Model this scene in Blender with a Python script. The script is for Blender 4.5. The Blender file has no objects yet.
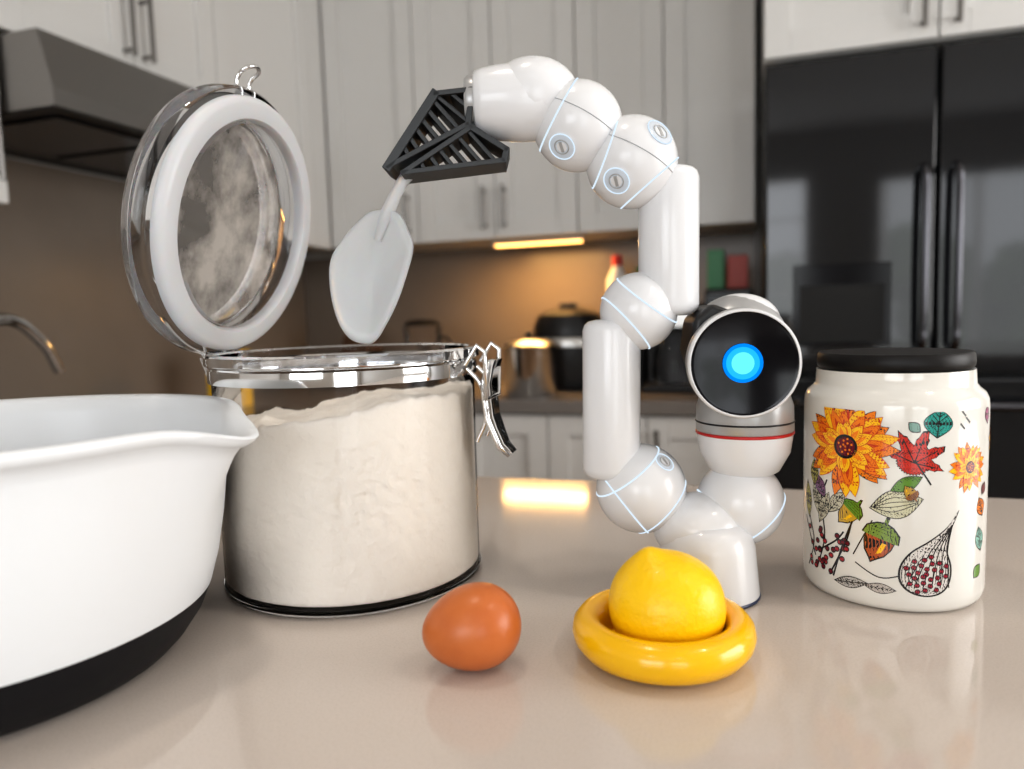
import bpy, math, random
from mathutils import Vector, Matrix, noise as mnoise
from mathutils.geometry import tessellate_polygon
random.seed(4)
TH=math.atan(0.33); CT=math.cos(TH); ST=math.sin(TH)
Z0=0.92      # island worktop height
ZE=1.12      # eye height
ZC=0.87      # perimeter counter height
COL=bpy.context.scene.collection
pi=math.pi

# ---------------------------------------------------------------- materials
def setin(b,k,v):
    if k in b.inputs: b.inputs[k].default_value=v
def mat(name,col,rough=0.5,metal=0.0,spec=None,coat=0,trans=0,ior=1.45,emit=None,es=0,sss=0,noise=None,bump=None):
    m=bpy.data.materials.new(name); m.use_nodes=True
    nt=m.node_tree; b=nt.nodes['Principled BSDF']
    c=(col[0],col[1],col[2],1)
    setin(b,'Base Color',c); setin(b,'Roughness',rough); setin(b,'Metallic',metal); setin(b,'IOR',ior)
    if spec is not None: setin(b,'Specular IOR Level',spec)
    setin(b,'Coat Weight',coat); setin(b,'Coat Roughness',0.05); setin(b,'Transmission Weight',trans)
    if sss: setin(b,'Subsurface Weight',sss); setin(b,'Subsurface Scale',0.01)
    if emit: setin(b,'Emission Color',(emit[0],emit[1],emit[2],1)); setin(b,'Emission Strength',es)
    if noise or bump:
        tc=nt.nodes.new('ShaderNodeTexCoord')
    if noise:   # (scale, colour2, lo, hi)
        n=nt.nodes.new('ShaderNodeTexNoise'); n.inputs['Scale'].default_value=noise[0]; n.inputs['Detail'].default_value=6
        r=nt.nodes.new('ShaderNodeValToRGB'); r.color_ramp.elements[0].position=noise[2]; r.color_ramp.elements[1].position=noise[3]
        r.color_ramp.elements[0].color=c; r.color_ramp.elements[1].color=(*noise[1],1)
        nt.links.new(tc.outputs['Object'],n.inputs['Vector']); nt.links.new(n.outputs['Fac'],r.inputs['Fac']); nt.links.new(r.outputs['Color'],b.inputs['Base Color'])
    if bump:    # (scale, strength, distance)
        n=nt.nodes.new('ShaderNodeTexNoise'); n.inputs['Scale'].default_value=bump[0]; n.inputs['Detail'].default_value=5
        bp=nt.nodes.new('ShaderNodeBump'); bp.inputs['Strength'].default_value=bump[1]; bp.inputs['Distance'].default_value=bump[2]
        nt.links.new(tc.outputs['Object'],n.inputs['Vector']); nt.links.new(n.outputs['Fac'],bp.inputs['Height']); nt.links.new(bp.outputs['Normal'],b.inputs['Normal'])
    return m
def thin_clear(name,ior=1.45,tint=(0.97,0.98,1.0),rough=0.03,frost=None):
    m=bpy.data.materials.new(name); m.use_nodes=True; nt=m.node_tree; nt.nodes.clear()
    o=nt.nodes.new('ShaderNodeOutputMaterial'); t=nt.nodes.new('ShaderNodeBsdfTransparent'); t.inputs[0].default_value=(*tint,1)
    g=nt.nodes.new('ShaderNodeBsdfGlossy'); g.inputs['Roughness'].default_value=rough
    f=nt.nodes.new('ShaderNodeFresnel'); f.inputs[0].default_value=ior
    mx=nt.nodes.new('ShaderNodeMixShader'); L=nt.links.new
    L(f.outputs[0],mx.inputs[0]); L(t.outputs[0],mx.inputs[1]); L(g.outputs[0],mx.inputs[2])
    last=mx
    if frost:  # (scale, lo, hi, maxfac, colour, minfac)
        tc=nt.nodes.new('ShaderNodeTexCoord'); n=nt.nodes.new('ShaderNodeTexNoise'); n.inputs['Scale'].default_value=frost[0]; n.inputs['Detail'].default_value=7; n.inputs['Roughness'].default_value=0.6
        n2=nt.nodes.new('ShaderNodeTexNoise'); n2.inputs['Scale'].default_value=frost[0]*.35; n2.inputs['Detail'].default_value=2
        ad=nt.nodes.new('ShaderNodeMath'); ad.operation='MULTIPLY_ADD'; ad.inputs[1].default_value=.6
        sb=nt.nodes.new('ShaderNodeMath'); sb.operation='MULTIPLY'; sb.inputs[1].default_value=.4
        r=nt.nodes.new('ShaderNodeMapRange'); r.inputs['From Min'].default_value=frost[1]; r.inputs['From Max'].default_value=frost[2]; r.inputs['To Min'].default_value=frost[5]; r.inputs['To Max'].default_value=frost[3]
        d=nt.nodes.new('ShaderNodeBsdfDiffuse'); d.inputs[0].default_value=(*frost[4],1)
        tl=nt.nodes.new('ShaderNodeBsdfTranslucent'); tl.inputs[0].default_value=(*frost[4],1)
        dm=nt.nodes.new('ShaderNodeMixShader'); dm.inputs[0].default_value=0.35
        m2=nt.nodes.new('ShaderNodeMixShader')
        L(tc.outputs['Object'],n.inputs['Vector']); L(tc.outputs['Object'],n2.inputs['Vector']); L(n2.outputs['Fac'],sb.inputs[0]); L(n.outputs['Fac'],ad.inputs[0]); L(sb.outputs[0],ad.inputs[2]); L(ad.outputs[0],r.inputs['Value']); L(r.outputs[0],m2.inputs[0])
        L(d.outputs[0],dm.inputs[1]); L(tl.outputs[0],dm.inputs[2])
        L(mx.outputs[0],m2.inputs[1]); L(dm.outputs[0],m2.inputs[2]); last=m2
    L(last.outputs[0],o.inputs[0]); return m
def glow(name,col,s):
    m=bpy.data.materials.new(name); m.use_nodes=True; nt=m.node_tree; nt.nodes.clear()
    o=nt.nodes.new('ShaderNodeOutputMaterial'); e=nt.nodes.new('ShaderNodeEmission'); e.inputs[0].default_value=(*col,1); e.inputs[1].default_value=s
    nt.links.new(e.outputs[0],o.inputs[0]); return m

# ---------------------------------------------------------------- mesh helpers
def link(name,me,parent=None,m=None,loc=None,rot=None,smooth=None):
    ob=bpy.data.objects.new(name,me); COL.objects.link(ob)
    if m is not None: me.materials.append(m)
    if parent: ob.parent=parent
    if loc is not None: ob.location=loc
    if rot is not None: ob.rotation_euler=rot
    if smooth is not None:
        me.shade_smooth()
        if smooth<180: me.set_sharp_from_angle(angle=math.radians(smooth))
    return ob
def mesh(name,v,f,parent=None,m=None,smooth=None,**k):
    me=bpy.data.meshes.new(name); me.from_pydata([tuple(p) for p in v],[],f); me.validate(); me.update()
    return link(name,me,parent,m,smooth=smooth,**k)
def root(name,loc=(0,0,0),rz=0):
    e=bpy.data.objects.new(name,None); COL.objects.link(e); e.location=loc; e.rotation_euler=(0,0,rz); e.empty_display_size=0.05; return e
def troot(name,x,y,z=Z0):   # things on the island, island-view frame -> room frame
    return root(name,(x*CT-y*ST,x*ST+y*CT,z),TH)
def boxes(name,bl,parent=None,m=None,bevel=0):
    v=[];f=[]
    for (x0,x1,y0,y1,z0,z1) in bl:
        n=len(v)
        v+=[(x0,y0,z0),(x1,y0,z0),(x1,y1,z0),(x0,y1,z0),(x0,y0,z1),(x1,y0,z1),(x1,y1,z1),(x0,y1,z1)]
        f+=[tuple(n+i for i in q) for q in [(0,3,2,1),(4,5,6,7),(0,1,5,4),(1,2,6,5),(2,3,7,6),(3,0,4,7)]]
    ob=mesh(name,v,f,parent,m)
    if bevel: add_bevel(ob,bevel)
    return ob
def add_bevel(ob,w,seg=3,ang=35):
    b=ob.modifiers.new('bevel','BEVEL'); b.width=w; b.segments=seg; b.limit_method='ANGLE'; b.angle_limit=math.radians(ang)
    ob.data.shade_smooth()
    n=ob.modifiers.new('wn','WEIGHTED_NORMAL'); n.keep_sharp=True
def lathe(name,prof,parent=None,m=None,seg=72,smooth=40,**k):
    v=[];f=[];n=len(prof)
    for i in range(seg):
        a=2*pi*i/seg
        for (r,z) in prof: v.append((r*math.cos(a),r*math.sin(a),z))
    for i in range(seg):
        j=(i+1)%seg
        for q in range(n-1):
            a,b,c,d=i*n+q,j*n+q,j*n+q+1,i*n+q+1
            if prof[q][0]<1e-6: f.append((a,c,d))
            elif prof[q+1][0]<1e-6: f.append((a,b,d))
            else: f.append((a,b,c,d))
    return mesh(name,v,f,parent,m,smooth=smooth,**k)
def sphere(name,c,r,parent=None,m=None,sc=(1,1,1),seg=48,power=2.0,rot=None,fn=None):
    v=[];f=[];R=seg//2
    for i in range(R+1):
        t=pi*i/R
        for j in range(seg):
            a=2*pi*j/seg
            p=[math.sin(t)*math.cos(a),math.sin(t)*math.sin(a),math.cos(t)]
            if power!=2.0:
                L=sum(abs(q)**power for q in p)**(1/power); p=[q/L for q in p]
            p=[p[0]*r*sc[0],p[1]*r*sc[1],p[2]*r*sc[2]]
            if fn: p=fn(p)
            v.append(p)
    for i in range(R):
        for j in range(seg):
            k=(j+1)%seg
            f.append((i*seg+j,(i+1)*seg+j,(i+1)*seg+k,i*seg+k))
    return mesh(name,v,f,parent,m,smooth=180,loc=c,rot=rot)
def quat_to(n): return Vector(n).normalized().to_track_quat('Z','Y').to_euler()
def torus(name,c,n,R,r,parent=None,m=None,seg=56,ts=10):
    v=[];f=[]
    for i in range(seg):
        a=2*pi*i/seg
        for j in range(ts):
            b=2*pi*j/ts
            v.append(((R+r*math.cos(b))*math.cos(a),(R+r*math.cos(b))*math.sin(a),r*math.sin(b)))
    for i in range(seg):
        for j in range(ts):
            f.append((i*ts+j,((i+1)%seg)*ts+j,((i+1)%seg)*ts+(j+1)%ts,i*ts+(j+1)%ts))
    return mesh(name,v,f,parent,m,smooth=180,loc=c,rot=quat_to(n))
def tube(name,pts,r,parent=None,m=None,res=6,cyclic=False,bez=True,**k):
    cu=bpy.data.curves.new(name,'CURVE'); cu.dimensions='3D'; cu.bevel_depth=r; cu.bevel_resolution=res; cu.use_fill_caps=True
    if bez:
        s=cu.splines.new('BEZIER'); s.bezier_points.add(len(pts)-1)
        for p,q in zip(s.bezier_points,pts): p.co=q; p.handle_left_type=p.handle_right_type='AUTO'
    else:
        s=cu.splines.new('POLY'); s.points.add(len(pts)-1)
        for p,q in zip(s.points,pts): p.co=(*q,1)
    s.use_cyclic_u=cyclic
    ob=bpy.data.objects.new(name,cu); COL.objects.link(ob); cu.materials.append(m)
    if parent: ob.parent=parent
    return ob
def extrude_poly(name,pts,y0,y1,parent=None,m=None,bevel=0,seg=3):
    n=len(pts); v=[(p[0],y0,p[1]) for p in pts]+[(p[0],y1,p[1]) for p in pts]
    f=[tuple(range(n)),tuple(range(2*n-1,n-1,-1))]+[(i,i+n,(i+1)%n+n,(i+1)%n) for i in range(n)]
    ob=mesh(name,v,f,parent,m)
    import bmesh
    bm=bmesh.new(); bm.from_mesh(ob.data); bmesh.ops.recalc_face_normals(bm,faces=bm.faces); bm.to_mesh(ob.data); bm.free()
    if bevel: add_bevel(ob,bevel,seg)
    return ob

# ---------------------------------------------------------------- palette
M_cab=mat('cabinet_white_paint',(0.70,0.69,0.67),0.35)
M_wall=mat('wall_paint',(0.55,0.53,0.50),0.8,bump=(60,0.1,0.002))
M_ceil=mat('ceiling_paint',(0.75,0.74,0.72),0.9)
M_floor=mat('floor_wood',(0.20,0.12,0.07),0.4,noise=(6,(0.30,0.19,0.11),0.35,0.65))
M_splash=mat('backsplash_taupe',(0.20,0.165,0.135),0.3,noise=(3,(0.24,0.20,0.165),0.3,0.7))
M_quartz=mat('quartz_worktop',(0.60,0.535,0.485),0.085,noise=(700,(0.54,0.48,0.43),0.45,0.75),coat=0.0)
M_quartz2=mat('quartz_dark',(0.20,0.18,0.165),0.25)
M_steel=mat('brushed_steel',(0.55,0.54,0.52),0.28,1.0)
M_hood=mat('hood_steel',(0.30,0.29,0.28),0.35,1.0)
M_chrome=mat('chrome',(0.80,0.80,0.80),0.07,1.0)
M_dark=mat('dark_plastic',(0.015,0.015,0.016),0.35)
M_fridge=mat('black_stainless',(0.012,0.013,0.015),0.06,0.0,spec=0.6)
M_fridgeh=mat('fridge_handle_metal',(0.10,0.10,0.11),0.25,1.0)
M_gap=mat('shadow_gap_black',(0.004,0.004,0.004),0.6)
M_white=mat('white_plastic',(0.74,0.745,0.76),0.24,coat=0.15)
M_bowl=mat('bowl_white_plastic',(0.74,0.76,0.78),0.30)
M_rubber=mat('bowl_black_rubber',(0.008,0.008,0.010),0.5,spec=.3)
M_flour=mat('flour',(0.92,0.86,0.78),0.95,bump=(120,0.7,0.003))
M_clear=thin_clear('clear_acrylic',ior=1.25,tint=(.99,.99,.995))
M_thick=mat('thick_clear_acrylic',(0.97,0.98,1.0),0.03,trans=1.0,ior=1.24)
M_lidpane=thin_clear('floury_lid_pane',frost=(30,0.42,0.60,0.70,(0.84,0.79,0.74),0.22))
M_gasket=mat('silicone_gasket',(0.60,0.61,0.63),0.35,sss=0.2)
M_egg=mat('egg_shell',(0.56,0.165,0.045),0.34,noise=(60,(0.50,0.135,0.035),0.4,0.7),bump=(500,0.12,0.0005))
M_lemon=mat('lemon_peel',(0.97,0.60,0.004),0.34,bump=(240,0.6,0.0014),coat=0.1)
M_dish=mat('yellow_silicone_dish',(0.90,0.50,0.003),0.22,coat=0.3)
M_ceram=mat('ceramic_glaze',(0.76,0.74,0.69),0.14,coat=0.4)
M_jlid=mat('jar_lid_dark_wood',(0.010,0.009,0.009),0.42,spec=.3)
M_grip=mat('gripper_dark_rubber',(0.030,0.033,0.036),0.42)
M_sgrey=mat('robot_silver_grey',(0.42,0.42,0.42),0.3,0.3)
M_glass_blk=mat('robot_black_screen',(0.003,0.003,0.005),0.12,spec=0.3)
M_red=mat('robot_red_line',(0.5,0.02,0.02),0.3)
M_glow=glow('robot_seam_light',(0.74,0.87,1.0),1.0)
M_seam=mat('robot_seam_gap',(0.35,0.36,0.38),0.4)
M_base=mat('robot_base_blue_edge',(0.03,0.04,0.09),0.3)
M_spat=mat('spatula_frosted_silicone',(0.86,0.88,0.90),0.28,sss=0.1,trans=0.5,ior=1.3)
M_amber=mat('amber_plastic',(0.85,0.5,0.02),0.4)

# ---------------------------------------------------------------- room shell
boxes('floor',[(-1.88,2.9,-3.1,2.78,-0.1,0)],m=M_floor)
boxes('ceiling',[(-1.88,2.9,-3.1,2.78,2.6,2.7)],m=M_ceil)
wall_b=boxes('wall_back',[(-1.88,2.9,2.68,2.78,0,2.6)],m=M_wall)
wall_l=boxes('wall_left',[(-1.88,-1.78,-3.1,2.68,0,2.6)],m=M_wall)
boxes('wall_right',[(2.8,2.9,-3.1,-0.2,0,2.6),(2.8,2.9,1.7,2.68,0,2.6),(2.8,2.9,-0.2,1.7,0,0.95),(2.8,2.9,-0.2,1.7,2.15,2.6)],m=M_wall)
boxes('wall_front',[(-1.78,-1.2,-3.1,-3.0,0,2.6),(0.4,1.0,-3.1,-3.0,0,2.6),(2.4,2.8,-3.1,-3.0,0,2.6),(-1.2,0.4,-3.1,-3.0,0,0.9),(-1.2,0.4,-3.1,-3.0,2.2,2.6),(1.0,2.4,-3.1,-3.0,2.2,2.6)],m=M_wall)
M_frame=mat('window_frame_white',(0.7,0.7,0.7),0.4)
def window(name,horizontal,c,a0,a1,z0,z1,nx,nz,w=0.03):
    bl=[]
    def add(s0,s1,q0,q1):
        bl.append((s0,s1,c-0.03,c+0.03,q0,q1) if horizontal else (c-0.03,c+0.03,s0,s1,q0,q1))
    for i in range(nx+1):
        s=a0+(a1-a0)*i/nx; s=min(max(s,a0+w/2),a1-w/2); add(s-w/2,s+w/2,z0,z1)
    for i in range(nz+1):
        s=z0+(z1-z0)*i/nz; s=min(max(s,z0+w/2),z1-w/2); add(a0,a1,s-w/2,s+w/2)
    boxes(name,bl,m=M_frame)
window('window_1',False,2.85,-0.2,1.7,0.95,2.15,3,2)
window('window_2',True,-3.05,-1.2,0.4,0.9,2.2,4,4)
window('glazed_door',True,-3.05,1.0,2.4,0.0,2.2,2,1,0.07)  # floor-length glazed door, built with the window function
boxes('baseboard_front',[(-1.78,1.0,-3.0,-2.985,0,0.1)],m=M_cab)
M_leaf=mat('foliage',(0.02,0.07,0.012),0.7,noise=(5,(0.12,0.22,0.04),0.35,0.7))
def hedge(name,x0,x1,y0,y1,z1,n):
    r=root(name,((x0+x1)/2,(y0+y1)/2,0)); v=[];f=[]
    for i in range(n):
        cx=random.uniform(x0,x1)-(x0+x1)/2; cy=random.uniform(y0,y1)-(y0+y1)/2; cz=random.uniform(0.2,z1); s=random.uniform(.25,.5)
        b=len(v); R=6;S=10
        for a in range(R+1):
            t=pi*a/R
            for q in range(S):
                g=2*pi*q/S; k=s*random.uniform(.8,1.15)
                v.append((cx+k*math.sin(t)*math.cos(g),cy+k*math.sin(t)*math.sin(g),max(0,cz+k*math.cos(t))))
        for a in range(R):
            for q in range(S):
                f.append((b+a*S+q,b+(a+1)*S+q,b+(a+1)*S+(q+1)%S,b+a*S+(q+1)%S))
    mesh('foliage',v,f,r,M_leaf)
hedge('garden_hedge',-2.5,3.5,-6.0,-5.2,1.6,46)

# ---------------------------------------------------------------- cabinets
def door(bl,x0,x1,z0,z1,y=0.0,fr=0.06,t=0.02):
    g=0.002; x0+=g;x1-=g;z0+=g;z1-=g
    bl+=[(x0,x0+fr,y,y+t,z0,z1),(x1-fr,x1,y,y+t,z0,z1),(x0+fr,x1-fr,y,y+t,z0,z0+fr),(x0+fr,x1-fr,y,y+t,z1-fr,z1),(x0+fr,x1-fr,y+0.011,y+t,z0+fr,z1-fr)]
def handle(parent,n,x,z0,z1,y=0.0,r=0.006,m=None):
    m=m or M_fridgeh
    tube('handle_%d'%n,[(x,y-0.032,z0),(x,y-0.032,z1)],r,parent,m,bez=False)
    tube('handle_post_%da'%n,[(x,y,z0+.015),(x,y-0.032,z0+.015)],r*.8,parent,m,bez=False)
    tube('handle_post_%db'%n,[(x,y,z1-.015),(x,y-0.032,z1-.015)],r*.8,parent,m,bez=False)
M_pull=mat('satin_nickel_pull',(0.24,0.23,0.22),0.3,1.0)
UB=ZE+0.252; UT=ZE+1.17; CE=2.599; HL=1.14
cb=root('upper_cabinets',(0,2.34,0))
ds=[-1.43,-1.09,-0.812,-0.535,-0.262,0.0]
bl=[]
for i in range(5): door(bl,ds[i],ds[i+1],UB,UT)
boxes('doors',bl,cb,M_cab,0.0015)
boxes('carcass',[(-1.43,0.0,0.021,0.338,UB+.003,UT)],cb,M_cab)
boxes('crown',[(-1.43,0.0,-0.02,0.338,UT+.001,UT+0.05),(-1.43,0.0,0.0,0.338,UT+.05,CE)],cb,M_cab,0.004)
for i,x in enumerate([-1.125,-0.847,-0.777,-0.30,-0.225]): handle(cb,i+1,x,UB+.03,UB+.17,m=M_pull)
cl=root('upper_cabinets',(-1.43,0,0),pi/2)
HB=ZE+0.60; bl=[]
door(bl,1.785,2.25,UB,UT); door(bl,HL,1.488,HB,UT); door(bl,1.488,1.785,HB,UT)
door(bl,0.72,HL-.005,UB,UT); door(bl,0.3,0.72,UB,UT); bl.append((2.252,2.338,0.002,0.02,UB,UT))
boxes('doors',bl,cl,M_cab,0.0015)
boxes('carcass',[(1.785,2.338,0.021,0.348,UB+.003,UT),(HL-.005,1.785,0.021,0.348,HB+.003,UT),(0.3,HL-.005,0.021,0.348,UB+.003,UT)],cl,M_cab)
boxes('crown',[(0.3,2.31,-0.02,0.348,UT+.001,UT+0.05),(0.3,2.338,0.0,0.348,UT+.05,CE)],cl,M_cab,0.004)
handle(cl,1,1.46,HB+.04,HB+.20,m=M_pull); handle(cl,2,1.518,HB+.04,HB+.20,m=M_pull); handle(cl,3,1.10,UB+.04,UB+.20,m=M_pull)
hd=root('range_hood',(-1.43,0,0),pi/2)
hz0=ZE+0.435; hz1=ZE+0.585; x0,x1=HL+.002,1.782
v=[(x0,-0.13,hz0),(x1,-0.13,hz0),(x1,0.345,hz0),(x0,0.345,hz0),(x0,-0.13,hz0+.035),(x1,-0.13,hz0+.035),(x0,-0.10,hz1),(x1,-0.10,hz1),(x1,0.345,hz1),(x0,0.345,hz1)]
f=[(0,1,5,4),(4,5,7,6),(6,7,8,9),(0,4,6,9,3),(1,2,8,7,5)]
mesh('hood_shell',v,f,hd,M_hood)
boxes('hood_underside',[(x0+.004,x1-.004,-.125,.34,hz0-.002,hz0+.012)],hd,M_dark)
boxes('filters',[(x0+.05,x0+.30,-.08,.25,hz0-.008,hz0-.003),(x0+.33,x1-.05,-.08,.25,hz0-.008,hz0-.003)],hd,M_fridgeh)
bb=root('base_cabinets',(0,2.08,0)); bl=[]
bx=[-1.14,-0.86,-0.58,-0.29,0.0]
for i in range(4): door(bl,bx[i],bx[i+1],0.12,ZC-.045)
boxes('doors',bl,bb,M_cab,0.0015); boxes('carcass',[(-1.14,0.0,0.021,.595,0.0,ZC-.042)],bb,M_cab)
for i,x in enumerate([-.89,-.83,-.32,-.26]): handle(bb,i+1,x,ZC-.22,ZC-.08,m=M_pull)
bs=root('base_cabinets',(-1.17,0,0),pi/2); bl=[]
for a,b in [(-.3,.15),(.15,.6),(.6,1.1),(1.79,2.06)]: door(bl,a,b,0.12,ZC-.045)
boxes('doors',bl,bs,M_cab,0.0015); boxes('carcass',[(-.3,1.1,0.021,.605,0,ZC-.042),(1.79,2.06,.021,.605,0,ZC-.042)],bs,M_cab)
ov=root('oven',(-1.17,0,0),pi/2)
boxes('body',[(1.105,1.785,0.0,.6,0.0,ZC-.043)],ov,M_dark,.003)
tube('oven_handle',[(1.18,-.04,.70),(1.71,-.04,.70)],.01,ov,M_steel,bez=False)
tube('oven_handle_post_1',[(1.2,0,.70),(1.2,-.04,.70)],.008,ov,M_steel,bez=False); tube('oven_handle_post_2',[(1.69,0,.70),(1.69,-.04,.70)],.008,ov,M_steel,bez=False)
boxes('countertop',[(-1.775,0.0,2.06,2.675,ZC-.04,ZC),(-1.775,-1.15,-.3,2.058,ZC-.04,ZC)],m=M_quartz2,bevel=.003)
boxes('cooktop',[(-1.72,-1.24,1.12,1.76,ZC+.0005,ZC+.012)],m=M_glass_blk,bevel=.003)
boxes('backsplash',[(-1.765,0.0,2.665,2.6795,ZC+.001,UB-.001)],wall_b,M_splash)
boxes('backsplash_panel',[(-1.7795,-1.766,1.79,2.66,ZC+.001,UB-.001),(-1.7795,-1.766,HL,1.79,ZC+.001,hz0-.01),(-1.7795,-1.766,-.3,HL,ZC+.001,UB-.001)],wall_l,M_splash)
ul=root('under_cabinet_light',(-0.70,2.45,UB-.003))
boxes('housing',[(-.16,.16,-.025,.025,-.008,0)],ul,M_steel); boxes('diffuser',[(-.15,.15,-.014,.014,-.014,-.0085)],ul,glow('warm_led',(1.0,0.50,0.13),6))

# ---------------------------------------------------------------- fridge
fr=root('refrigerator',(0.02,1.98,0))
FT=ZE+0.588; SP=.383
boxes('body',[(0.0,0.80,0.065,.68,0.02,FT-.01)],fr,M_dark,.004)
boxes('feet',[(.03,.10,.1,.6,0,.02),(.70,.77,.1,.6,0,.02)],fr,M_dark)
FZ=ZE-0.17
boxes('left_door',[(0.002,SP-.003,0,0.06,FZ,FT)],fr,M_fridge,.008)
boxes('right_door',[(SP+.003,0.798,0,0.06,FZ,FT)],fr,M_fridge,.008)
boxes('freezer_drawer',[(0.002,0.798,0,0.06,0.06,FZ-.008)],fr,M_fridge,.008)
boxes('dispenser_frame',[(0.07,0.29,-0.004,0.0005,ZE-.10,ZE+.10)],fr,M_glass_blk,.002)
boxes('dispenser_recess_shade',[(0.085,0.275,-0.006,-0.0045,ZE-.09,ZE+.05)],fr,M_gap)  # flat near-black slab, the shade of the recess is put into its colour
for i,x in enumerate([SP-.033,SP+.035]):
    tube('door_handle_%d'%(i+1),[(x,0,ZE-.11),(x,-.04,ZE-.10),(x,-.048,ZE-.06),(x,-.048,ZE+.27),(x,-.04,ZE+.305),(x,0,ZE+.315)],.0085,fr,M_fridgeh)
tube('drawer_handle',[(.08,0,FZ-.07),(.09,-.045,FZ-.07),(.2,-.05,FZ-.07),(.6,-.05,FZ-.07),(.71,-.045,FZ-.07),(.72,0,FZ-.07)],.011,fr,M_fridgeh)
fc=root('upper_cabinets',(0.02,2.0,0)); bl=[]
door(bl,0.0,SP,FT+.02,UT); door(bl,SP,.80,FT+.02,UT); boxes('doors',bl,fc,M_cab,.0015)
boxes('carcass',[(0.0,0.80,.021,.675,FT+.02,CE)],fc,M_cab)
handle(fc,1,SP-.035,FT+.04,FT+.18,m=M_pull); handle(fc,2,SP+.035,FT+.04,FT+.18,m=M_pull)
boxes('tall_cabinet',[(0.83,1.6,2.0,2.675,0,2.599)],m=M_cab,bevel=.003)

# ---------------------------------------------------------------- background clutter
rc=root('rice_cooker',(-.60,2.45,ZC))
lathe('body',[(0,.0),(.10,.0),(.112,.01),(.118,.05),(.120,.14),(.118,.17)],rc,M_dark)
lathe('band',[(.1195,.14),(.1215,.142),(.1215,.168),(.1195,.171)],rc,M_steel)
lathe('lid',[(.119,.172),(.120,.20),(.105,.245),(.06,.265),(0,.27)],rc,M_dark)
boxes('handle_knob',[(-.03,.03,-.012,.012,.262,.285)],rc,M_dark,.004)
pt=root('stock_pot',(-.665,2.20,ZC))
lathe('pot',[(0,0),(.075,0),(.08,.006),(.08,.15),(.083,.154)],pt,M_chrome)
lathe('pot_lid',[(.082,.156),(.06,.168),(0,.176)],pt,M_steel); sphere('lid_knob',(0,0,.186),.012,pt,M_dark)
af=root('air_fryer',(-.40,2.50,ZC)); boxes('body',[(-.065,.065,-.10,.12,0,.255)],af,M_dark,.02); boxes('drawer_front',[(-.05,.05,-.108,-.10,.03,.14)],af,M_glass_blk,.003); boxes('handle',[(-.012,.012,-.15,-.108,.09,.11)],af,M_steel,.003)
bt=root('sauce_bottle',(-.435,2.47,ZC+.256))
lathe('bottle',[(0,0),(.034,0),(.036,.01),(.036,.10),(.016,.14),(.014,.155)],bt,mat('bottle_white',(.75,.72,.68),.3))
lathe('cap',[(.017,.145),(.017,.18),(0,.183)],bt,mat('red_cap',(.55,.03,.02),.4))
bt=root('spice_bottle',(-.365,2.5,ZC+.256))
lathe('bottle',[(0,0),(.026,0),(.026,.08),(.012,.11),(.012,.12)],bt,mat('spice_red',(.35,.10,.05),.4)); lathe('cap',[(.014,.12),(.014,.14),(0,.14)],bt,mat('green_cap',(.05,.2,.05),.4))
cm=root('coffee_maker',(-.24,2.38,ZC))
boxes('body',[(-.09,.09,.02,.12,0,.26),(-.09,.09,-.12,.02,.19,.27),(-.09,.09,-.12,.02,0,.025)],cm,M_dark,.006)
lathe('carafe',[(0,.0),(.055,.0),(.066,.03),(.06,.10),(.04,.13),(.045,.15)],cm,M_clear,loc=(0,-.05,.027)); boxes('panel',[(-.07,.07,-.123,-.12,.2,.25)],cm,M_steel)
to=root('toaster_oven',(-.08,2.45,ZC)); boxes('body',[(-.065,.075,-.15,.12,0,.31)],to,M_dark,.01); boxes('front_panel',[(-.06,.06,-.153,-.15,.02,.29)],to,M_glass_blk)
sp=root('tea_tins',(-.08,2.42,ZC+.311))
boxes('green_tin',[(-.06,-.01,-.04,.03,0,.12)],sp,mat('tin_green',(.05,.25,.10),.4),.004)
boxes('red_tin',[(.0,.06,-.04,.03,0,.10)],sp,mat('tin_red',(.45,.06,.04),.4),.004)
jg=root('glass_jug',(-1.13,2.42,ZC)); lathe('jug',[(0,.0),(.05,.0),(.055,.01),(.065,.20),(.07,.22)],jg,M_clear); lathe('jug_lid',[(.068,.222),(.05,.24),(0,.245)],jg,M_dark)
lathe('jug_base',[(0,-.0),(.056,0),(.057,.04),(.05,.05),(0,.05)],jg,M_dark)
tube('jug_handle',[(.06,0,.18),(.10,0,.17),(.10,0,.07),(.06,0,.06)],.006,jg,M_dark)
yb=root('detergent_box',(-1.5,1.84,ZC)); boxes('carton',[(-.05,.05,-.04,.04,0,.17)],yb,M_amber,.003); lathe('carton_cap',[(.018,.17),(.018,.19),(0,.19)],yb,M_white)
kb=root('knife_block',(-1.42,2.42,ZC))
extrude_poly('block',[(-.05,0),(.06,0),(.09,.16),(0,.2)],-.05,.05,kb,mat('block_wood',(.10,.05,.025),.5),.004)
for i in range(3): boxes('knife_handle_%d'%(i+1),[(.005+.022*i,.019+.022*i,-.01,.01,.17-.01*i,.26-.01*i)],kb,M_dark,.003)
fa=root('kitchen_faucet',(-1.35,.93,ZC))
tube('spout',[(0,0,0),(0,0,.12),(0,.03,.215),(0,.10,.27),(0,.18,.225),(0,.215,.165)],.011,fa,M_chrome); lathe('collar',[(0,0),(.026,0),(.026,.02),(.015,.04)],fa,M_chrome)
tube('lever',[(0,0,.06),(.05,0,.08)],.006,fa,M_chrome)

# ---------------------------------------------------------------- island
isl=root('kitchen_island',(0,0,0))
boxes('worktop',[(-.78,1.5,-.12,.857,Z0-.04,Z0)],isl,M_quartz,.004)
boxes('island_base',[(-.74,1.46,.02,.80,0,Z0-.0405)],isl,M_cab,.003)

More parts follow.
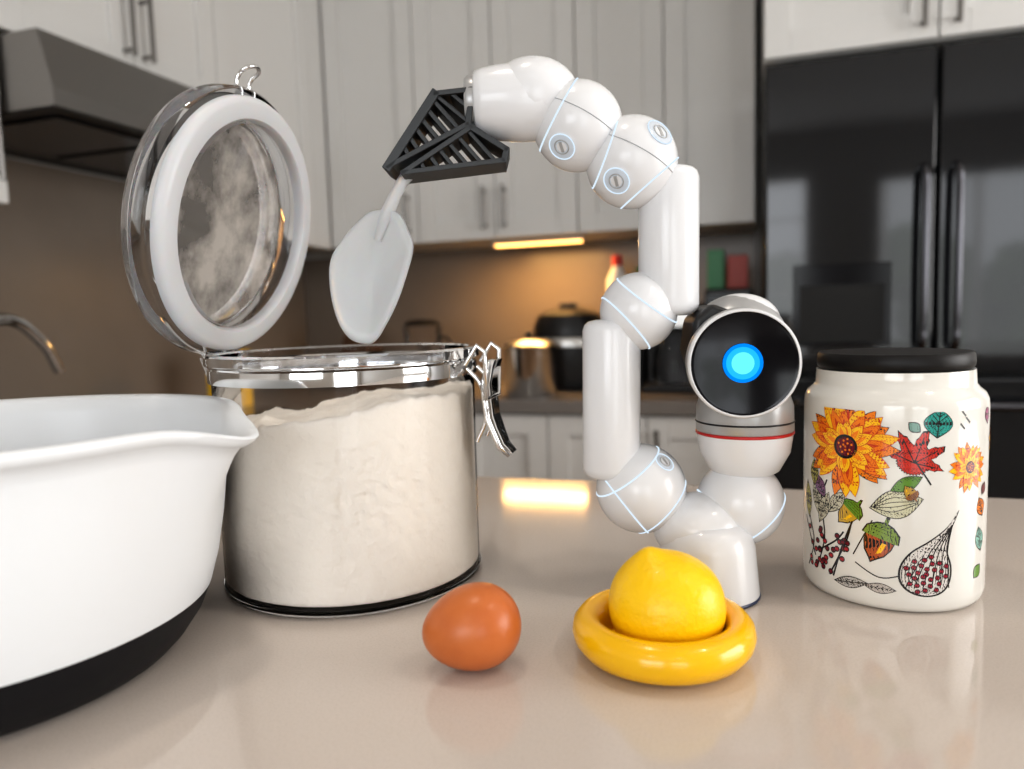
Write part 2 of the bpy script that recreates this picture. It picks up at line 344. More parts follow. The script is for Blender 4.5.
# ---------------------------------------------------------------- mixing bowl
bw=troot('mixing_bowl',-.322,.428)
def bowl_surface(name,prof,m,seg=120,zs=.147):
    v=[];f=[];n=len(prof)
    for i in range(seg):
        a=2*pi*i/seg
        d=abs((a+pi+0.04)%(2*pi)-pi)
        w=math.exp(-(d/.20)**2)
        for (r,z) in prof:
            k=max(0,(z-.075)/(zs-.075))**1.6
            rr=r+.022*w*k; zz=z-.012*w*k
            v.append((rr*math.cos(a),rr*math.sin(a),zz))
    for i in range(seg):
        j=(i+1)%seg
        for q in range(n-1):
            if prof[q][0]<1e-6: f.append((i*n+q,j*n+q+1,i*n+q+1))
            elif prof[q+1][0]<1e-6: f.append((i*n+q,j*n+q,i*n+q+1))
            else: f.append((i*n+q,j*n+q,j*n+q+1,i*n+q+1))
    return mesh(name,v,f,bw,m,smooth=60)
bowl_surface('shell',[(.1295,.036),(.135,.055),(.1395,.080),(.1425,.105),(.1445,.130),(.146,.138),(.150,.1395),(.1525,.142),(.153,.1455),(.151,.1475),(.146,.147),(.142,.144),(.140,.135),(.137,.105),(.132,.075),(.122,.045),(.105,.02),(.08,.008),(0,.005)],M_bowl)
lathe('rubber_base',[(0,0),(.100,0),(.108,.003),(.115,.010),(.1235,.022),(.1295,.036)],bw,M_rubber,seg=96)

# ---------------------------------------------------------------- flour canister
cn=troot('flour_canister',-.1285,.577)
lathe('clear_wall',[(.0985,.006),(.0985,.02),(.0990,.158),(.0990,.166)],cn,M_clear,seg=96)
lathe('clear_base',[(0,0.0),(.091,0),(.097,.0015),(.0995,.004),(.0995,.006),(.0965,.0065),(0,.005)],cn,M_thick,seg=96)
lathe('rim_lip',[(.0955,.160),(.0955,.176),(.097,.1775),(.102,.1775),(.1035,.176),(.1035,.170),(.1005,.168),(.0995,.160),(.0955,.160)],cn,M_thick,seg=96)
lathe('chrome_band',[(.0992,.157),(.1012,.157),(.1015,.161),(.1012,.1665),(.0992,.1665)],cn,M_chrome,seg=96)
v=[];f=[];seg=260;FR=.0958;rings=[0]+[FR*math.sqrt(k/14) for k in range(1,15)]; KZ=64
def ftop(x,y):
    return .134+.14*x-.02*y+.0022*math.sin(60*x+20*y)+.005*mnoise.fractal(Vector((x*45,y*45,0)),1.0,2.0,5)
for i in range(seg):
    a=2*pi*i/seg; ca,sa=math.cos(a),math.sin(a)
    for r in rings: v.append((r*ca,r*sa,ftop(r*ca,r*sa)))
    zt=ftop(FR*ca,FR*sa)
    for k in range(1,KZ+1):
        z=zt+(.0075-zt)*k/KZ; rr=FR+.0016
        d=math.atan2(math.sin(a+1.25),math.cos(a+1.25))   # crumbly patch in the packed flour
        mk=math.exp(-(d/.42)**2-((z-.085)/.034)**2)
        fn=mnoise.fractal(Vector((rr*ca*95,rr*sa*95,z*95)),.9,2.1,6)
        rr-=.0007*max(0,fn+.1)+.0034*mk*max(0,abs(fn)*1.6-.05)
        if k==KZ: rr=FR-.002
        v.append((rr*ca,rr*sa,z))
    v.append((0,0,.0075))
n=len(rings)+KZ+1
for i in range(seg):
    j=(i+1)%seg
    for q in range(n-1):
        if q==0: f.append((i*n,i*n+1,j*n+1))
        elif q==n-2: f.append((i*n+q,i*n+q+1,j*n+q))
        else: f.append((i*n+q,i*n+q+1,j*n+q+1,j*n+q))
mesh('flour_fill',v,f,cn,M_flour,smooth=180)
ax=Vector((.97,-.24,0)).normalized(); lat=Vector((.24,.97,0)).normalized()
def cp(o,s,z): return tuple(ax*o+lat*s+Vector((0,0,z)))
tube('latch_bail',[cp(.103,-.020,.165),cp(.112,-.020,.179),cp(.118,-.020,.174),cp(.117,-.018,.14),cp(.117,.018,.14),cp(.118,.020,.174),cp(.112,.020,.179),cp(.103,.020,.165)],.0018,cn,M_chrome,bez=False)
v=[cp(.118,-.018,.168),cp(.118,.018,.168),cp(.113,.018,.150),cp(.113,-.018,.150),cp(.115,.017,.125),cp(.115,-.017,.125),cp(.123,.014,.103),cp(.123,-.014,.103),cp(.130,.010,.096),cp(.130,-.010,.096)]
ob=mesh('latch_lever',v,[(0,1,2,3),(3,2,4,5),(5,4,6,7),(7,6,8,9)],cn,M_chrome,smooth=180); s=ob.modifiers.new('s','SOLIDIFY'); s.thickness=.003
tube('latch_wire',[cp(.102,-.013,.162),cp(.112,-.013,.150),cp(.115,-.013,.125),cp(.108,-.013,.108)],.0016,cn,M_chrome)
tube('latch_wire_b',[cp(.102,.013,.162),cp(.112,.013,.150),cp(.115,.013,.125),cp(.108,.013,.108)],.0016,cn,M_chrome)
tube('hinge_wire',[cp(-.101,-.02,.162),cp(-.110,-.02,.160),cp(-.116,-.018,.172),cp(-.116,.018,.172),cp(-.110,.02,.160),cp(-.101,.02,.162)],.0018,cn,M_chrome,bez=False)
tube('hinge_wire_b',[cp(-.114,-.015,.171),cp(-.126,-.010,.184),cp(-.126,.010,.184),cp(-.114,.015,.171)],.0018,cn,M_chrome,bez=False)
hp=Vector(cp(-.110,0,.172)); s_=.215; c_=math.sqrt(1-s_*s_)
up=ax*s_+Vector((0,0,c_)); nz=ax*c_-Vector((0,0,s_)); yy=nz.cross(up)
lid=bpy.data.objects.new('lid',None); COL.objects.link(lid); lid.parent=cn
Mx=Matrix((( up.x,yy.x,nz.x),(up.y,yy.y,nz.y),(up.z,yy.z,nz.z)))
lid.location=hp+up*.1065; lid.rotation_euler=Mx.to_euler()
lathe('lid_rim',[(.083,-.004),(.083,-.018),(.086,-.022),(.098,-.022),(.1035,-.019),(.105,-.014),(.105,-.003),(.103,-.0005),(.083,-.0005),(.083,-.004)],lid,M_thick,seg=96)
lathe('lid_gasket',[(.081,0),(.081,.006),(.083,.009),(.094,.009),(.0975,.007),(.099,.004),(.099,0),(.081,0)],lid,M_gasket,seg=96)
lathe('lid_inner_wall',[(.0795,.009),(.0795,-.012),(.0785,-.020),(.075,-.022),(.072,-.022)],lid,M_clear,seg=96)
lathe('lid_pane',[(0,-.014),(.05,-.014),(.0785,-.0135)],lid,M_lidpane,seg=96)
tube('lid_catch_loop',[(.098,-.008,-.010),(.112,-.008,-.012),(.121,-.006,-.004),(.121,.006,-.004),(.112,.008,-.012),(.098,.008,-.010)],.0016,lid,M_chrome)

# ---------------------------------------------------------------- egg
def eggf(p):
    k=1-.12*(-p[0]/.028)
    return [p[0],p[1]*k,p[2]*k]
eg=troot('brown_egg',-.0270,.406)
sphere('egg',(0,0,0.0242),.0283,eg,M_egg,sc=(1,.84,.84),fn=eggf,seg=64,rot=(0,math.radians(-8),math.radians(8)))

# ---------------------------------------------------------------- lemon + dish
dsx=troot('lemon_saver_dish',.0835,.4165)
lathe('dish',[(0,.0),(.030,.0),(.040,.0012),(.0475,.005),(.0515,.0105),(.0525,.0155),(.0515,.0205),(.0480,.0245),(.0435,.0260),(.0395,.0250),(.0365,.0215),(.0350,.016),(.034,.006),(0,.005)],dsx,M_dish,seg=96)
lm=troot('lemon_half',.0860,.4165,Z0+.0065)
def lemf(p):
    x,y,z=p
    if z>0:
        q=math.hypot(x+.009,y)/.034
        z+=.0042*math.exp(-(q/.26)**2)
        x-=.20*max(0,z-.020)*(z/.05)
    return [x,y,max(z,-.0225)]
sphere('lemon',(0,0,.0230),.0326,lm,M_lemon,sc=(1.02,1,.96),power=2.1,fn=lemf,seg=96)

# ---------------------------------------------------------------- ceramic jar
JR=.0578; JY=.515; JF=JY-JR
cj=troot('ceramic_jar',.2665,JY)
lathe('jar_body',[(0,.0),(.051,0),(.055,.0015),(.057,.005),(JR,.010),(JR,.132),(.0573,.1365),(.0555,.1405),(.0520,.1435),(.0503,.146),(.0497,.1555),(0,.1555)],cj,M_ceram,seg=96)
lathe('jar_lid',[(0,.156),(.0475,.156),(.0490,.1575),(.0495,.1605),(.0490,.1655),(.048,.167),(0,.1677)],cj,M_jlid,seg=96)
F0=math.atan2(-JY,-.2665)
art={}
def matc(c,r=.18):
    key=tuple(round(q,3) for q in c)
    if key not in art: art[key]=(mat('glaze_%d'%len(art),c,r,coat=.3),[],[])
    return art[key]
def put(px,py):   # drawing sheet -> (arc metres, height)
    s=max(-.985,min(.985,(px-895)/94.0)); return (math.asin(s)*JR, .201-(py-304)/740*(JF+.003))
layer=[0]
def shape(c,pts):
    m,v,f=matc(c); layer[0]+=1; R=JR+.00008+.0000020*layer[0]
    tr=tessellate_polygon([[Vector((p[0],p[1],0)) for p in pts]])
    def emit(a,b,cc,d=0):
        L=max(abs(a[0]-b[0]),abs(b[0]-cc[0]),abs(a[0]-cc[0]))
        if L>.0022 and d<8:
            e=[(abs(a[0]-b[0]),0),(abs(b[0]-cc[0]),1),(abs(a[0]-cc[0]),2)]; k=max(e)[1]
            if k==0: mm=((a[0]+b[0])/2,(a[1]+b[1])/2); emit(a,mm,cc,d+1); emit(mm,b,cc,d+1)
            elif k==1: mm=((cc[0]+b[0])/2,(cc[1]+b[1])/2); emit(a,b,mm,d+1); emit(a,mm,cc,d+1)
            else: mm=((a[0]+cc[0])/2,(a[1]+cc[1])/2); emit(a,b,mm,d+1); emit(mm,b,cc,d+1)
            return
        n=len(v)
        for q in (a,b,cc):
            t=F0+q[0]/JR; v.append((R*math.cos(t),R*math.sin(t),min(max(q[1],.0100),.1318)))
        f.append((n,n+1,n+2))
    for t in tr: emit(pts[t[0]],pts[t[1]],pts[t[2]])
def leafpts(cx,cz,ang,L,W,n=14,p=1.0):
    o=[]
    for i in range(n+1):
        t=i/n; o.append((L*t,W*math.sin(pi*t**p)))
    for i in range(n-1,0,-1):
        t=i/n; o.append((L*t,-W*math.sin(pi*t**p)))
    ca,sa=math.cos(ang),math.sin(ang)
    return [(cx+x*ca-y*sa,cz+x*sa+y*ca) for x,y in o]
K=(.01,.01,.012)
def leaf(px,py,ang,L,W,col,edge=K,e=.0005,p=1.0,vein=False):
    cx,cz=put(px,py); ca,sa=math.cos(ang),math.sin(ang)
    shape(edge,leafpts(cx-ca*e*1.6,cz-sa*e*1.6,ang,L+3*e,W+e,p=p)); shape(col,leafpts(cx,cz,ang,L,W,p=p))
    if vein:
        line2([(cx,cz),(cx+ca*L*.95,cz+sa*L*.95)],.00035,edge)
        for k in range(1,5):
            bx,bz=cx+ca*L*k*.18,cz+sa*L*k*.18
            for sg in (1,-1):
                a2=ang+sg*.8; q=W*.75*math.sin(pi*k*.18+.3); line2([(bx,bz),(bx+math.cos(a2)*q,bz+math.sin(a2)*q)],.00025,edge)
def line2(pts,w,c):
    L=[];R=[]
    for i,p in enumerate(pts):
        a=pts[max(0,i-1)]; b=pts[min(len(pts)-1,i+1)]; dx,dz=b[0]-a[0],b[1]-a[1]; l=math.hypot(dx,dz) or 1
        L.append((p[0]-dz/l*w,p[1]+dx/l*w)); R.append((p[0]+dz/l*w,p[1]-dx/l*w))
    for i in range(len(pts)-1): shape(c,[L[i],L[i+1],R[i+1],R[i]]); layer[0]-=1
    layer[0]+=1
def cat(P,closed=False,m=5):
    o=[];n=len(P)
    for i in range(n if closed else n-1):
        if closed: p0,p1,p2,p3=P[i-1],P[i],P[(i+1)%n],P[(i+2)%n]
        else: p0,p1,p2,p3=P[max(0,i-1)],P[i],P[i+1],P[min(n-1,i+2)]
        for k in range(m):
            t=k/m; o.append(tuple(.5*((2*p1[d])+(-p0[d]+p2[d])*t+(2*p0[d]-5*p1[d]+4*p2[d]-p3[d])*t*t+(-p0[d]+3*p1[d]-3*p2[d]+p3[d])*t**3) for d in (0,1)))
    if not closed: o.append(P[-1])
    return o
def line(pp,w=.0005,c=K): line2(cat([put(*q) for q in pp]),w,c)
def disc(px,py,rx,rz,c,n=20,rot=0):
    cx,cz=put(px,py); ca,sa=math.cos(rot),math.sin(rot)
    shape(c,[(cx+rx*math.cos(t)*ca-rz*math.sin(t)*sa,cz+rx*math.cos(t)*sa+rz*math.sin(t)*ca) for t in [2*pi*k/n for k in range(n)]])
OR=(.85,.22,.01); YE=(.95,.55,.015); RE=(.55,.04,.01); MA=(.16,.01,.02); GR=(.12,.27,.03); TE=(.03,.33,.28); BR=(.32,.12,.03)
def flower(px,py,R,n):
    for ring,(k,off,col) in enumerate([(1.0,0,OR),(.97,.5,YE),(.78,.25,OR),(.55,0,YE)]):
        for i in range(n):
            a=2*pi*(i+off)/n+.15*math.sin(3*i)
            L=R*k*(1+.08*math.sin(5*i+ring)); leaf(px,py,a,L,R*.15*(1 if ring<2 else .75),col,edge=K if ring==0 else RE,e=R*.012,p=1.3)
            leaf(px,py,a,L*.80,R*.05,(OR,RE)[ring%2==0] ,edge=(OR,RE)[ring%2==0],e=.00005,p=1.3)
    disc(px,py,R*.25,R*.25,K); disc(px,py,R*.20,R*.20,MA)
    cx,cz=put(px,py)
    for i in range(12):
        a=i*2.4; q=R*.05*math.sqrt(i)
        shape(OR,[(cx+q*math.cos(a)+R*.025*math.cos(t),cz+q*math.sin(a)+R*.025*math.sin(t)) for t in [0,1.26,2.5,3.77,5.0]])
def acorn(px,py,s,ang,nut,cap):
    cx,cz=put(px,py); ca,sa=math.cos(ang),math.sin(ang)
    def T(q): return [(cx+s*(x*ca-y*sa),cz+s*(x*sa+y*ca)) for x,y in q]
    nutp=[(0,.8),(.5,.75),(1.0,.55),(1.35,.2),(1.6,0),(1.35,-.2),(1.0,-.55),(.5,-.75),(0,-.8)]
    capp=[(0.1,1.0),(-.4,.9),(-.75,.45),(-.85,.1),(-1.2,.1),(-1.2,-.1),(-.85,-.1),(-.75,-.45),(-.4,-.9),(0.1,-1.0)]
    shape(K,T([(x*1.08,y*1.08) for x,y in nutp])); shape(nut,T(nutp)); shape(YE,T([(.3,.45),(.9,.35),(1.1,.1),(.9,.12),(.3,.2)]))
    shape(K,T([(x*1.08-.02,y*1.08) for x,y in capp])); shape(cap,T(capp))
    for i in range(4): line2(T([(-.1-.2*i,.8-.15*i),(-.1-.2*i,-.8+.15*i)]),.00015,K)
layer[0]=0; flower(967,474,.0160,11)
layer[0]=0; leaf(936,441,pi/2-.1,.0175,.0088,TE,vein=True); leaf(920,435,2.4,.008,.003,(.2,.35,.3))
# red maple leaf: lobes with jagged edges
layer[0]=0
cx,cz=put(916,464)
lobes=[(1.57,1.0),(.75,.95),(2.39,.95),(-.05,.85),(3.19,.85),(-.75,.5),(3.89,.5)]
pts=[]
for k in range(72):
    a=2*pi*k/72-.5; r=.46
    for (la,lr) in lobes:
        d=math.atan2(math.sin(a-la),math.cos(a-la)); r=max(r,lr*(1-abs(d)*1.45))
    r*=1+.11*(k%2)
    pts.append((r*.0200*math.cos(a-.35),r*.0190*math.sin(a-.35)))
shape(K,[(cx+x*1.07,cz+y*1.07) for x,y in pts]); shape((.60,.035,.02),[(cx+x,cz+y) for x,y in pts])
for la,lr in lobes[:5]: line2([(cx,cz-.002),(cx+.0155*lr*math.cos(la-.35),cz+.0155*lr*math.sin(la-.35))],.00035,K)
line2([(cx,cz),(cx+.010,cz-.016)],.0005,K)
layer[0]=0
for s in [[(822,598),(830,560),(826,520),(832,495)],[(812,600),(818,570),(812,540)],[(836,600),(852,560),(858,535)],[(826,575),(842,560),(850,548)],[(820,585),(812,560),(808,545)]]: line(s,.0006)
for (x,y,a,l) in [(826,540,1.9,.028),(824,545,1.2,.024),(812,545,1.7,.026),(834,530,.9,.020),(830,515,2.2,.018),(818,505,1.6,.018)]: leaf(x,y,a,l,.0045,random.choice([(.45,.42,.12),(.25,.12,.22),(.55,.52,.40)]),vein=True)
for i in range(36):
    px=812+random.random()*44; py=552+random.random()*46; disc(px,py,.0021,.0021,K,9); disc(px,py,.0014,.0014,random.choice([MA,(.42,.03,.04)]),8)
leaf(842,604,.15,.022,.0035,(.5,.48,.45),vein=True)
layer[0]=130; flower(851,455,.0325,13)
layer[0]=0
leaf(872,601,-.05,.018,.003,(.55,.5,.45),vein=True)
line([(862,578),(885,590),(905,586)],.0004)
line([(868,510),(850,560),(840,600)],.0006); line([(878,530),(860,570)],.0004)
leaf(876,517,.25,.031,.0090,(.62,.60,.42),vein=False)
for k in range(5): line([(878,516),(897,507+k*5-8),(920,505+k)],.00025)
leaf(895,497,.5,.020,.0042,GR)
acorn(857,523,.0078,-2.3,(.55,.34,.04),GR); acorn(886,547,.0108,-1.9,(.45,.10,.03),(.20,.30,.05)); acorn(914,500,.0042,2.2,(.5,.3,.05),BR)
pod=[(958,517),(948,533),(932,547),(914,560),(904,576),(904,592),(914,603),(930,607),(944,603),(951,592),(952,575),(948,558),(951,538)]
PP=cat([put(*q) for q in pod],True,4)
layer[0]=0
shape(K,PP)
c0=put(930,580)
shape((.70,.66,.62),[(c0[0]+(x-c0[0])*.92,c0[1]+(z-c0[1])*.94) for x,z in PP])
for k in range(6): line([(952,532),(928+k*4,560),(910+k*8,598)],.00035)
for i in range(28):
    a=i*2.4; q=3.9*math.sqrt(i); disc(929+q*math.cos(a),583+q*math.sin(a),.0018,.0018,K,8); disc(929+q*math.cos(a),583+q*math.sin(a),.0012,.0012,(.42,.02,.05),8)
layer[0]=0
for s in [(958,415),(962,422),(957,428)]: line([s,(s[0]+4,s[1]+6)],.0006)
leaf(984,432,1.7,.012,.004,(.35,.08,.18)); leaf(981,528,2.0,.013,.005,OR,vein=True); leaf(980,565,1.8,.016,.005,(.25,.5,.42),vein=True); leaf(974,592,.8,.010,.004,GR); leaf(980,505,1.0,.008,.003,MA)
offs=[(1.9+k*1.15)*JR for k in range(3)]
for off in offs:
    def put(px,py,off=off):
        return (off+(px-895)/95*.055,.201-(py-304)/740*(JF+.003))
    layer[0]=0; flower(880,455,.024,12); layer[0]=0; acorn(905,530,.008,-1.8,(.42,.10,.03),GR); leaf(860,560,1.2,.03,.008,TE,vein=True); leaf(925,590,2.0,.028,.007,OR,vein=True)
for i,(m,v,f) in enumerate(art.values()):
    if v: mesh('painted_motif_%d'%(i+1),v,f,cj,m)

# ---------------------------------------------------------------- robot arm
rb=troot('robot_arm',.134,.52)
def rp(x,z,y=0): return (x/1000-.134,y/1000,z/1000)
def joint(n,x,z,r,y=0): return sphere('joint_%s'%n,rp(x,z,y),r,rb,M_white,seg=64)
rc_=[0]
def ring(x,z,r,nx,nz_,off,y=0,ny=0,w=.0006,m=None,k=1.003):
    rc_[0]+=1
    nn=Vector((nx,ny,nz_)).normalized(); c=Vector(rp(x,z,y))+nn*off*r
    torus('seam_%d'%rc_[0],c,nn,r*math.sqrt(max(.01,1-off*off))*k,w,rb,m or M_glow)
BY=-.012
lathe('base',[(0,0),(.033,0),(.0355,.002),(.0355,.004),(.0348,.010),(.0325,.036),(.030,.045),(.024,.052),(0,.054)],rb,M_white,loc=(0,BY,0),smooth=60)
torus('base_edge',(0,BY,.0016),(0,0,1),.0345,.0016,rb,M_base)
sphere('base_dome',rp(130,46,-6),.031,rb,M_white,sc=(1.05,.95,.8))
joint('a',90,74,.0315); joint('b',90,200,.0270); joint('c',86,301,.0310,-4); joint('d',50,326,.0300,-4); joint('e',161,62,.0305)
ring(90,74,.0315,-.79,-.6,.50); ring(90,74,.0315,.72,-.66,.60); ring(90,74,.0315,-.6,.8,.50)
ring(161,62,.0305,-.76,-.65,.55); ring(161,62,.0305,.67,-.74,.50)
ring(90,200,.0270,-.75,-.66,.45); ring(90,200,.0270,.6,.8,.35,ny=-.2)
ring(86,301,.031,.62,-.75,.60,-4); ring(86,301,.031,-.93,.35,.62,-4)
ring(50,326,.030,-.85,.5,.50,-4)
ring(90,74,.0315,.2,-.2,0,ny=1,w=.0003,m=M_seam); ring(86,301,.031,.5,.86,.1,-4,w=.0003,m=M_seam); ring(50,326,.030,.5,.86,.1,-4,w=.0003,m=M_seam)
def capsule(n,x,z0,z1,r,xt=None):
    xt=x if xt is None else xt
    a=Vector(rp(x,z0)); b=Vector(rp(xt,z1)); d=b-a; L=d.length
    pr=[(0,0),(r*.55,.0003),(r*.80,.0015),(r*.94,.004),(r,.008),(r,L-.008),(r*.94,L-.004),(r*.80,L-.0015),(r*.55,L-.0003),(0,L)]
    lathe('link_%s'%n,pr,rb,M_white,loc=a,rot=quat_to(d),smooth=180)
capsule('lower',69,82,195,.0203,71); capsule('upper',111,196,298,.0208,112)
M_badge=mat('badge_glass',(.50,.52,.55),.1,coat=.5,emit=(.6,.8,1),es=.15)
def badge(n,x,z,y,r0,nrm,r=.0088):
    N=Vector(nrm).normalized(); c=Vector(rp(x,z,y))+N*(r0*.965); e=bpy.data.objects.new('badge_%s'%n,None); COL.objects.link(e); e.parent=rb; e.location=c; e.rotation_euler=quat_to(N)
    lathe('badge_disc',[(0,.0008),(r*.8,.0008),(r,0),(r,-.004)],e,M_badge); torus('badge_ring',(0,0,.0004),(0,0,1),r,.0004,e,M_glow)
    torus('badge_mark_ring',(0,0,.0009),(0,0,1),r*.55,.0004,e,M_sgrey); boxes('badge_mark',[(-r*.12,r*.12,-r*.4,r*.4,.0009,.0013)],e,M_sgrey)
badge(1,50,326,-4,.030,(-.45,-.70,-.62)); badge(2,86,301,-4,.031,(-.45,-.72,-.52)); badge(3,86,301,-4,.031,(.50,-.72,.48),.0095)
badge(4,90,74,0,.0315,(.45,-.55,.72),.0070)
# wrist module
a=Vector(rp(-20,343,-3)); b=Vector(rp(47,343,-3)); d=b-a; L=d.length
lathe('wrist_module',[(0,0),(.0185,.0),(.0210,.0015),(.0225,.006),(.0245,.018),(.0256,.032),(.0250,.045),(.0215,.056),(.014,.0635),(.006,.0665),(0,L)],rb,M_white,loc=a,rot=quat_to(d),smooth=180)
sphere('wrist_shoulder',rp(20,346,-3),.0262,rb,M_white,sc=(1.2,1,1.0))
lathe('wrist_collar',[(0,-.005),(.0165,-.005),(.0180,-.003),(.0180,.001),(0,.001)],rb,M_sgrey,loc=rp(-21,343,-3),rot=quat_to((1,0,0)))
def bar(bl,a,b,w,y0,y1):
    a=Vector((a[0]/1000-.134,a[1]/1000-.004)); b=Vector((b[0]/1000-.134,b[1]/1000-.004)); d=(b-a).normalized(); nn=Vector((-d.y,d.x))*w/2000; a-=d*w/2600; b+=d*w/2600
    P=[a+nn,a-nn,b-nn,b+nn]; v,f=bl; n=len(v)
    v+=[(p.x,y0,p.y) for p in P]+[(p.x,y1,p.y) for p in P]; f+=[tuple(n+i for i in q) for q in [(0,1,2,3),(7,6,5,4),(0,4,5,1),(1,5,6,2),(2,6,7,3),(3,7,4,0)]]
def lerp(a,b,t): return (a[0]+(b[0]-a[0])*t,a[1]+(b[1]-a[1])*t)
J=([],[])
A,B,C_,T_=(-20,352),(-45,350),(-24,330),(-78,304)
bar(J,A,B,3.5,-.020,.014); bar(J,B,T_,6,-.020,.014); bar(J,C_,T_,3.5,-.020,.014); bar(J,A,C_,4,-.020,.014)
for k in range(7):
    t=.06+k*.125; bar(J,lerp(B,T_,t),lerp(C_,T_,min(1,t+.05)),3.0,-.018,.012)
bar(J,(-45,350),(-24,332),2.8,-.018,.012); bar(J,(-34,350),(-22,340),2.8,-.018,.012)
D_,E_,F_,G_=(-22,328),(1,313),(-1,306),(-68,300)
bar(J,D_,E_,4,-.020,.014); bar(J,E_,F_,4,-.020,.014); bar(J,F_,G_,3.5,-.020,.014); bar(J,D_,G_,3.5,-.020,.014)
for k in range(6):
    t=.05+k*.14; bar(J,lerp(D_,G_,t),lerp(F_,G_,t+.03),2.8,-.018,.012)
bar(J,(-22,354),(-20,328),6,-.014,.008)
ob=mesh('gripper_jaws',J[0],J[1],rb,M_grip); add_bevel(ob,.0006,2)
# neck and head
lathe('neck_cup',[(0,-.036),(.012,-.034),(.024,-.026),(.031,-.013),(.0330,0)],rb,M_white,loc=rp(164,112),smooth=180)
lathe('neck_red_line',[(.0331,0),(.0337,.0005),(.0337,.0018),(.0331,.0022)],rb,M_red,loc=rp(164,112))
lathe('neck_collar',[(.0329,.0022),(.0335,.003),(.0330,.020),(.0305,.028),(.02,.034),(0,.036)],rb,M_sgrey,loc=rp(164,112))
torus('neck_dark_line',rp(164,121),(0,0,1),.0332,.0007,rb,M_dark)
hx,hz,hy=152.5,164.0,-33
N=Vector((-.16,-1,-.02)).normalized(); hq=quat_to(N)
sphere('head_shell',rp(160,174,4),.0360,rb,M_sgrey,sc=(.98,.85,1.0))
lathe('head_drum',[(0,-.034),(.031,-.034),(.0345,-.028),(.0352,-.022),(.0352,.006)],rb,M_dark,loc=rp(hx,hz,hy),rot=hq)
lathe('head_band',[(.0353,-.012),(.0362,-.010),(.0362,-.002),(.0353,0)],rb,M_sgrey,loc=rp(hx,hz,hy),rot=hq)
lathe('head_ring',[(.0350,.001),(.0360,.002),(.0360,.0070),(.0350,.0086),(.0343,.0088),(.0338,.008)],rb,M_white,loc=rp(hx,hz,hy),rot=hq)
lathe('face_screen',[(0,.0072),(.032,.0075),(.0340,.0082)],rb,M_glass_blk,loc=rp(hx,hz,hy),rot=hq)
eo=bpy.data.objects.new('eye',None); COL.objects.link(eo); eo.parent=rb; eo.location=rp(hx-1,hz+.5,hy); eo.rotation_euler=hq
lathe('eye_outer',[(.0068,.0080),(.0128,.0080)],eo,glow('eye_blue',(.0,.20,.75),1.5)); lathe('eye_mid',[(.0048,.0081),(.0106,.0081)],eo,glow('eye_cyan',(.02,.40,.85),1.4)); lathe('eye_inner',[(0,.0083),(.0072,.0083)],eo,glow('eye_core',(.12,.66,.85),1.5))
sphere('head_top',rp(162,190,4),.0255,rb,M_white,sc=(1.1,.85,.80))
extrude_poly('head_side_housing',[(q[0]/1000-.134,q[1]/1000) for q in [(121,172),(124,194),(136,204),(156,196),(150,150),(127,152)]],-.022,.014,rb,M_dark,.004)

# ---------------------------------------------------------------- spatula held by the gripper
sc_=troot('silicone_spatula',-.095,.52)
outl=[(-76,272),(-92,274),(-103,267),(-115,255),(-124,241),(-125,220),(-121,200),(-114,188),(-105,184),(-97,185),(-89,196),(-80,212),(-72,232),(-67,249),(-70,260)]
cxm=sum(p[0] for p in outl)/len(outl); czm=sum(p[1] for p in outl)/len(outl)
v=[];f=[];NR=6
dense=cat(outl,True,4)
no=len(dense)
v.append(((cxm+95)/1000,.010,czm/1000))
for k in range(1,NR+1):
    q=k/NR
    for p in dense:
        x=cxm+(p[0]-cxm)*q; z=czm+(p[1]-czm)*q
        v.append(((x+95)/1000,.010*(1-q*q)-.0035*(x-cxm)/25,z/1000))
for i in range(no): f.append((0,1+i,1+(i+1)%no))
for k in range(NR-1):
    for i in range(no):
        a=1+k*no+i; b=1+k*no+(i+1)%no; f.append((a,a+no,b+no,b))
ob=mesh('blade',v,f,sc_,M_spat,smooth=180); s=ob.modifiers.new('s','SOLIDIFY'); s.thickness=.003
def hcv(name,pts,rs,m):
    cu=bpy.data.curves.new(name,'CURVE'); cu.dimensions='3D'; cu.bevel_depth=1; cu.bevel_resolution=6; cu.use_fill_caps=True
    s=cu.splines.new('BEZIER'); s.bezier_points.add(len(pts)-1)
    for p,q,r in zip(s.bezier_points,pts,rs): p.co=q; p.radius=r; p.handle_left_type=p.handle_right_type='AUTO'
    ob=bpy.data.objects.new(name,cu); COL.objects.link(ob); ob.parent=sc_; cu.materials.append(m)
hcv('handle',[(.040,0,.306),(.028,0,.298),(.020,0,.287),(.012,.002,.272),(.004,.006,.255)],[.004,.0045,.004,.005,.003],M_spat)

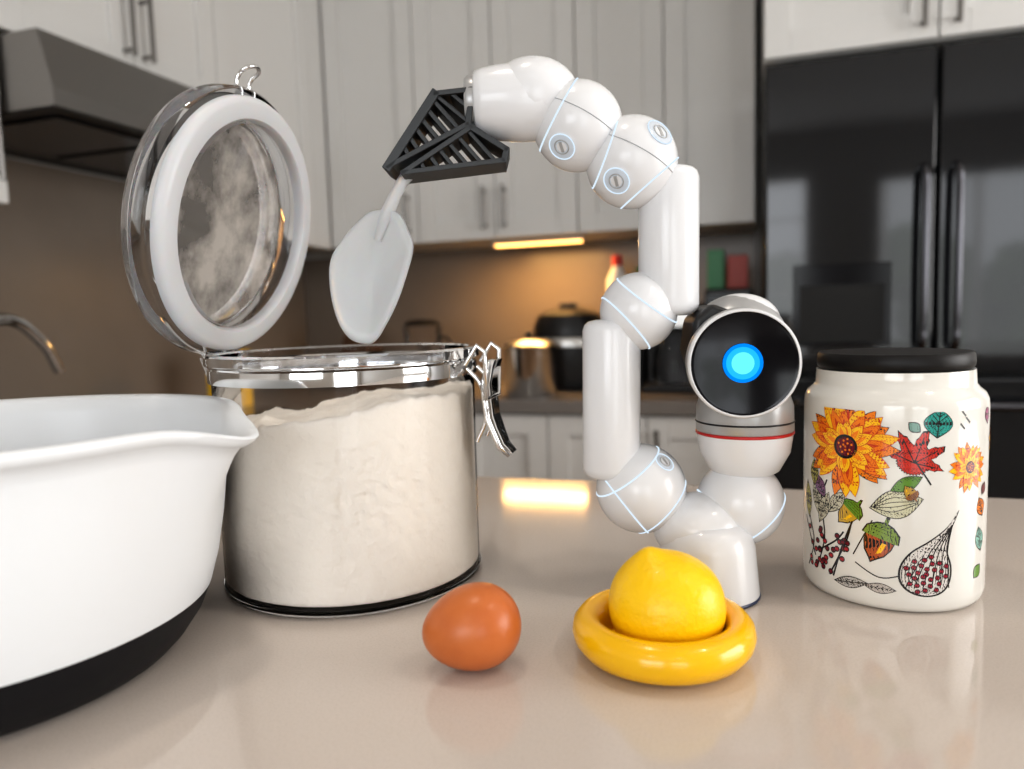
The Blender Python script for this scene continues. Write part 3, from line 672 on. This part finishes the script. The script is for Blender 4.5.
# ---------------------------------------------------------------- lights
def area(name,loc,rot,sx,sy,e,col):
    l=bpy.data.lights.new(name,'AREA'); l.shape='RECTANGLE'; l.size=sx; l.size_y=sy; l.energy=e; l.color=col
    o=bpy.data.objects.new(name,l); COL.objects.link(o); o.location=loc; o.rotation_euler=rot; return o
area('window_daylight',(2.78,.75,1.55),(0,math.radians(90),0),1.2,1.9,48,(1,.97,.93))
area('window_daylight_rear',(-.4,-2.97,1.55),(math.radians(90),0,0),1.6,1.3,29,(.95,.97,1))
area('door_daylight',(1.7,-2.97,1.1),(math.radians(90),0,0),1.4,2.1,25,(.96,.98,1))
area('led_strip_light',(-.70,2.45,UB-.02),(0,0,0),.30,.02,4.6,(1,.55,.18))
for i,(x,y) in enumerate([(-.3,.4),(.9,.4),(-.3,-1.4),(.9,-1.4)]):  # added warm ceiling spots for fill, unseen and without fixtures
    l=bpy.data.lights.new('ceiling_fill','SPOT'); l.energy=13; l.spot_size=2.2; l.spot_blend=.6; l.shadow_soft_size=.06; l.color=(1,.9,.78)
    o=bpy.data.objects.new('ceiling_fill',l); COL.objects.link(o); o.location=(x,y,2.57)
w=bpy.data.worlds.new('sky'); bpy.context.scene.world=w; w.use_nodes=True
bg=w.node_tree.nodes['Background']; bg.inputs[0].default_value=(.88,.93,1,1); bg.inputs[1].default_value=2.2

# ---------------------------------------------------------------- camera
cam=bpy.data.cameras.new('camera'); co=bpy.data.objects.new('camera',cam); COL.objects.link(co)
cam.sensor_width=36; cam.lens=740/1024*36; cam.clip_start=.02
p=math.atan(69.5/740)
co.matrix_world=Matrix.Translation((0,0,ZE)) @ Matrix.Rotation(TH,4,'Z') @ Matrix.Rotation(pi/2-p,4,'X') @ Matrix.Rotation(-.03,4,'Z')
cam.dof.use_dof=True; cam.dof.focus_distance=.50; cam.dof.aperture_fstop=4.5
bpy.context.scene.camera=co
vs=bpy.context.scene.view_settings
vs.view_transform='Standard'
vs.exposure=-.16
try: vs.look='Medium High Contrast'
except Exception as e: print('look',e)
